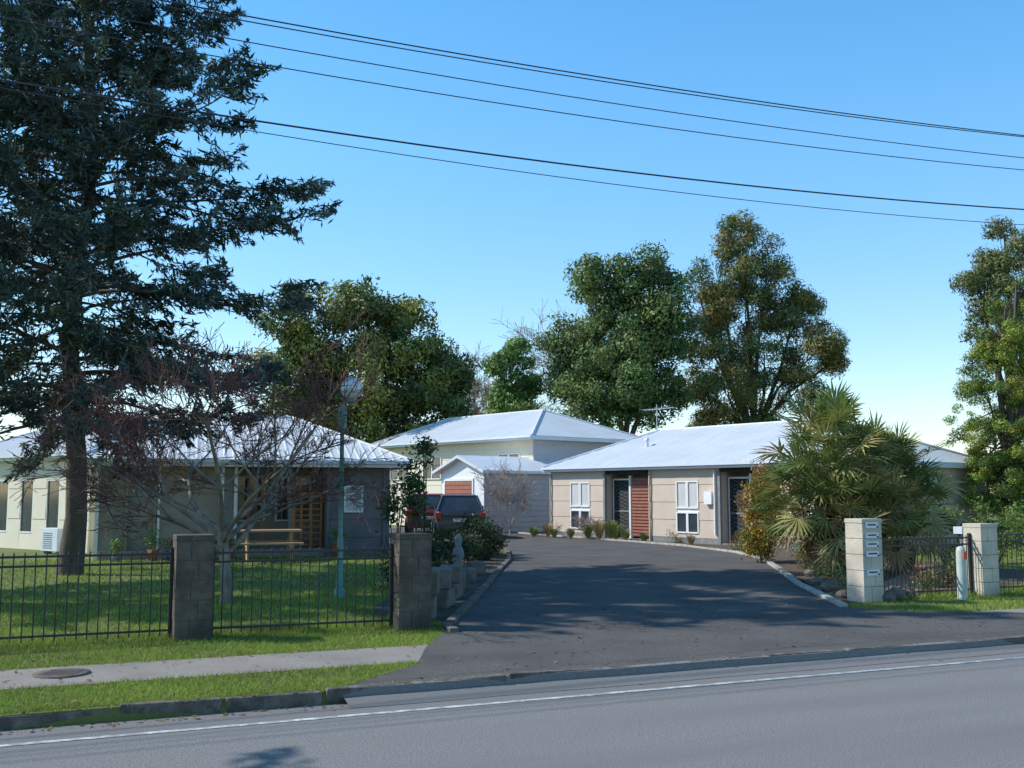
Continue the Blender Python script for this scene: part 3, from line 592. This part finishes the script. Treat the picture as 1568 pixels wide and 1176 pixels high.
shrub('garden_hedge',[(9.6,23.4,.6,.7,.7),(11,23.9,.7,.8,.8),(12.4,25,.7,.9,.8),(13.6,26,.6,.9,.7)],9000,.08,[(.12,.19,.035),(.17,.22,.05)])
def tussock(pts,name='tussock_grass'):
    V=[];C=[]
    for x,y,h,col in pts:
        n=220; an=rng.uniform(0,6.28,n); b=np.c_[np.cos(an),np.sin(an),np.zeros(n)]; o=np.array([x,y,0])+b*rng.uniform(0,.07,(n,1))
        out=b*rng.uniform(.1,.75,(n,1))*h; w=np.c_[-b[:,1],b[:,0],np.zeros(n)]*.008
        hh=h*rng.uniform(.6,1.1,(n,1)); mid=o+out*.5+np.array([0,0,1])*hh*.85; tip=o+out*1.1+np.array([0,0,1])*hh*.8
        V.append(np.stack([o-w,mid-w,tip,mid+w],1)); C.append(tint(n,col,.3))
    polys(name,np.concatenate(V),np.concatenate(C),FOL)
pts=[]
for L,h in ((.3,.4),(.9,.55),(1.3,.35),(2.3,.4),(3.0,.55),(3.5,.7),(4.0,.75),(4.4,.6),(4.9,.45),(5.8,.35),(8.0,.35)):
    q=R(.6,1.1); pts.append((1.48+.6*L-.8*q,39.5-.8*L-.6*q,h,random.choice([(.42,.33,.17),(.50,.42,.25),(.22,.28,.08),(.30,.24,.12),(.25,.28,.1)])))
tussock(pts)
def fanpalm(name,heads,seed):
    random.seed(seed); e=empty(name); mb=MB(); V=[];C=[]
    for hx,hy,hz,rad,nf in heads:
        bx,by=heads[0][0]+(hx-heads[0][0])*.55,heads[0][1]+(hy-heads[0][1])*.55
        mb.tube([(bx,by,-.05),((bx+hx)/2+.02,(by+hy)/2,hz*.5),(hx,hy,hz)],[.14,.125,.10],9)
        for i in range(30):
            a=R(0,6.28); z=R(.1,hz); f=z/hz; cx=bx+(hx-bx)*f;cy=by+(hy-by)*f
            mb.tube([(cx+.11*math.cos(a),cy+.11*math.sin(a),z),(cx+.19*math.cos(a),cy+.19*math.sin(a),z+.12)],[.015,.004],4)
        for k in range(nf):
            f=k/nf; el=math.radians(80-f*145+R(-12,12)); az=k*2.399+R(-.2,.2)
            d=Vector((math.cos(az)*math.cos(el),math.sin(az)*math.cos(el),math.sin(el)))
            pl=rad*R(.4,.75); p0=Vector((hx,hy,hz)); pm=p0+d*pl*.6; pc=p0+d*pl+Vector((0,0,-.04*rad))
            dead=f>.80
            mb.tube([p0,pm,pc],[.012,.009,.007],4,1,cap=False)
            d2=(d+Vector((0,0,-.12))).normalized(); b=d2.cross(Vector((0,0,1)))
            b=b.normalized() if b.length>.1 else Vector((1,0,0)); nn=b.cross(d2)
            tw=R(-.9,.9); b=(b*math.cos(tw)+nn*math.sin(tw)).normalized(); nn=b.cross(d2)
            Rf=rad*R(.36,.5); ns=21
            col=np.array(random.choice([(.18,.23,.06),(.24,.27,.07),(.30,.29,.09),(.12,.17,.05),(.40,.34,.13)])) if not dead else np.array(random.choice([(.46,.33,.17),(.35,.21,.10)]))
            for s in range(ns):
                a=math.radians(-112+224*s/(ns-1)); v=d2*math.cos(a)+b*math.sin(a); fold=nn*(.05 if s%2 else -.05)
                v=(v+nn*.18*abs(math.sin(a))+fold).normalized(); Ls=Rf*(1-.25*abs(math.sin(a/2)))*R(.85,1.12)
                w=v.cross(nn).normalized()*Rf*.042; mid=pc+v*Ls*.5; tip=pc+v*Ls+Vector((0,0,-Ls*R(.0,.22)))
                V.append([pc,mid+w,tip,mid-w]); C.append(col*R(.7,1.3))
    mb.build('trunks_and_stalks',[BARK,mat('palm_stalk',(.26,.26,.09),(.18,.18,.06),5,.7)],e)
    polys('fronds',np.array([[list(q) for q in v] for v in V]),np.array(C),FOL,e)
fanpalm('fan_palm',[(6.6,21.6,2.45,1.5,54),(6.1,21.0,1.8,1.3,42),(7.6,22.0,1.9,1.4,44),(6.5,20.6,1.1,1.25,38),(7.5,21.0,1.2,1.2,38),(5.95,21.6,1.2,1.05,32)],3)
fanpalm('fan_palm',[(8.2,22.6,2.0,1.3,44),(8.4,22.0,1.2,1.1,32)],5)
# ------------------------------------------------------------------ power lines
def lineY(x): return 13+.435*x
def wire(mb,z0,c,xm,dy,r):
    pts=[]
    for i in range(61):
        x=-28+i*(52/60); pts.append((x-dy*.4,lineY(x)+dy*.92,z0+c*(x-xm)**2))
    mb.tube(pts,r,5,cap=False)
e=empty('power_line'); mb=MB()
wire(mb,7.12,.0030,-2,0,.009); wire(mb,7.22,.0031,-2.2,.35,.008); wire(mb,6.80,.0030,-1,0,.007); wire(mb,6.56,.0034,-1,0,.007); wire(mb,5.87,.0037,-1,0,.012); wire(mb,5.87,.0040,1.0,.5,.006)
mb.build('wires',[WIREM],e)
for x in (-28,24):
    M=frame(x,lineY(x),23.5); ep=empty('power_pole',M); mb=MB(); mb.tube([(0,.25,-.1),(0,.25,10)],[.17,.12],12); mb.box((-.06,-.9,9.05),(.06,1.2,9.2))
    mb.box((-.06,-.6,8.4),(.06,1,8.52))
    for y in (0,.4,-.7,1.0): mb.lathe([(.03,0),(.05,.05),(.03,.1),(.045,.14),(.001,.18)],(0,y,9.2),8)
    mb.build('pole_and_crossarm',[BARKG],ep,M)
# ------------------------------------------------------------------ light, sky, camera
S=Vector((-.99,.12,0)).normalized(); el=math.radians(41); sv=Vector((S.x*math.cos(el),S.y*math.cos(el),math.sin(el)))
ld=bpy.data.lights.new('sun','SUN'); ld.energy=5.0; ld.angle=math.radians(.5); ld.color=(1,.975,.92)
lo=bpy.data.objects.new('sun',ld); sc.collection.objects.link(lo); lo.rotation_euler=sv.to_track_quat('Z','Y').to_euler(); lo.location=(-40,20,40)
w=bpy.data.worlds.new('World'); sc.world=w; w.use_nodes=True; nt=w.node_tree; bg=nt.nodes['Background']
sk=nt.nodes.new('ShaderNodeTexSky'); sk.sky_type='NISHITA'; sk.sun_disc=False; sk.sun_elevation=el; sk.sun_rotation=math.atan2(S.x,S.y)%(2*math.pi)
sk.air_density=1.0; sk.dust_density=.1; sk.ozone_density=1.3; sk.altitude=0
hs=nt.nodes.new('ShaderNodeHueSaturation'); hs.inputs['Saturation'].default_value=1.4; hs.inputs['Value'].default_value=2.55; hs.inputs['Hue'].default_value=.5
# hand-tuned sky gain by height: cuts horizon glare, dims zenith to limit ambient fill
tc=nt.nodes.new('ShaderNodeTexCoord'); sx=nt.nodes.new('ShaderNodeSeparateXYZ'); nt.links.new(tc.outputs['Generated'],sx.inputs[0])
rp=nt.nodes.new('ShaderNodeValToRGB'); nt.links.new(sx.outputs['Z'],rp.inputs[0])
el_=rp.color_ramp.elements; el_[0].position=0; el_[0].color=(.66,.70,.76,1); el_[1].position=.32; el_[1].color=(1,1,1,1)
q=el_.new(.55); q.color=(1,1,1,1); q=el_.new(.85); q.color=(.55,.55,.55,1)
mu=nt.nodes.new('ShaderNodeMixRGB'); mu.blend_type='MULTIPLY'; mu.inputs[0].default_value=1
ga=nt.nodes.new('ShaderNodeGamma'); ga.inputs['Gamma'].default_value=.82
nt.links.new(sk.outputs[0],hs.inputs['Color']); nt.links.new(hs.outputs[0],mu.inputs[1]); nt.links.new(rp.outputs[0],mu.inputs[2])
nt.links.new(mu.outputs[0],ga.inputs['Color']); nt.links.new(ga.outputs[0],bg.inputs[0]); bg.inputs[1].default_value=.15
cd=bpy.data.cameras.new('camera'); cd.sensor_width=36; cd.lens=36.73; cd.clip_end=3000; cd.clip_start=.1
co=bpy.data.objects.new('camera',cd); sc.collection.objects.link(co); co.location=(0,0,1.6); co.rotation_euler=(math.radians(90+5.96),0,0); sc.camera=co
sc.view_settings.view_transform='Standard'; sc.view_settings.look='None'; sc.view_settings.exposure=0
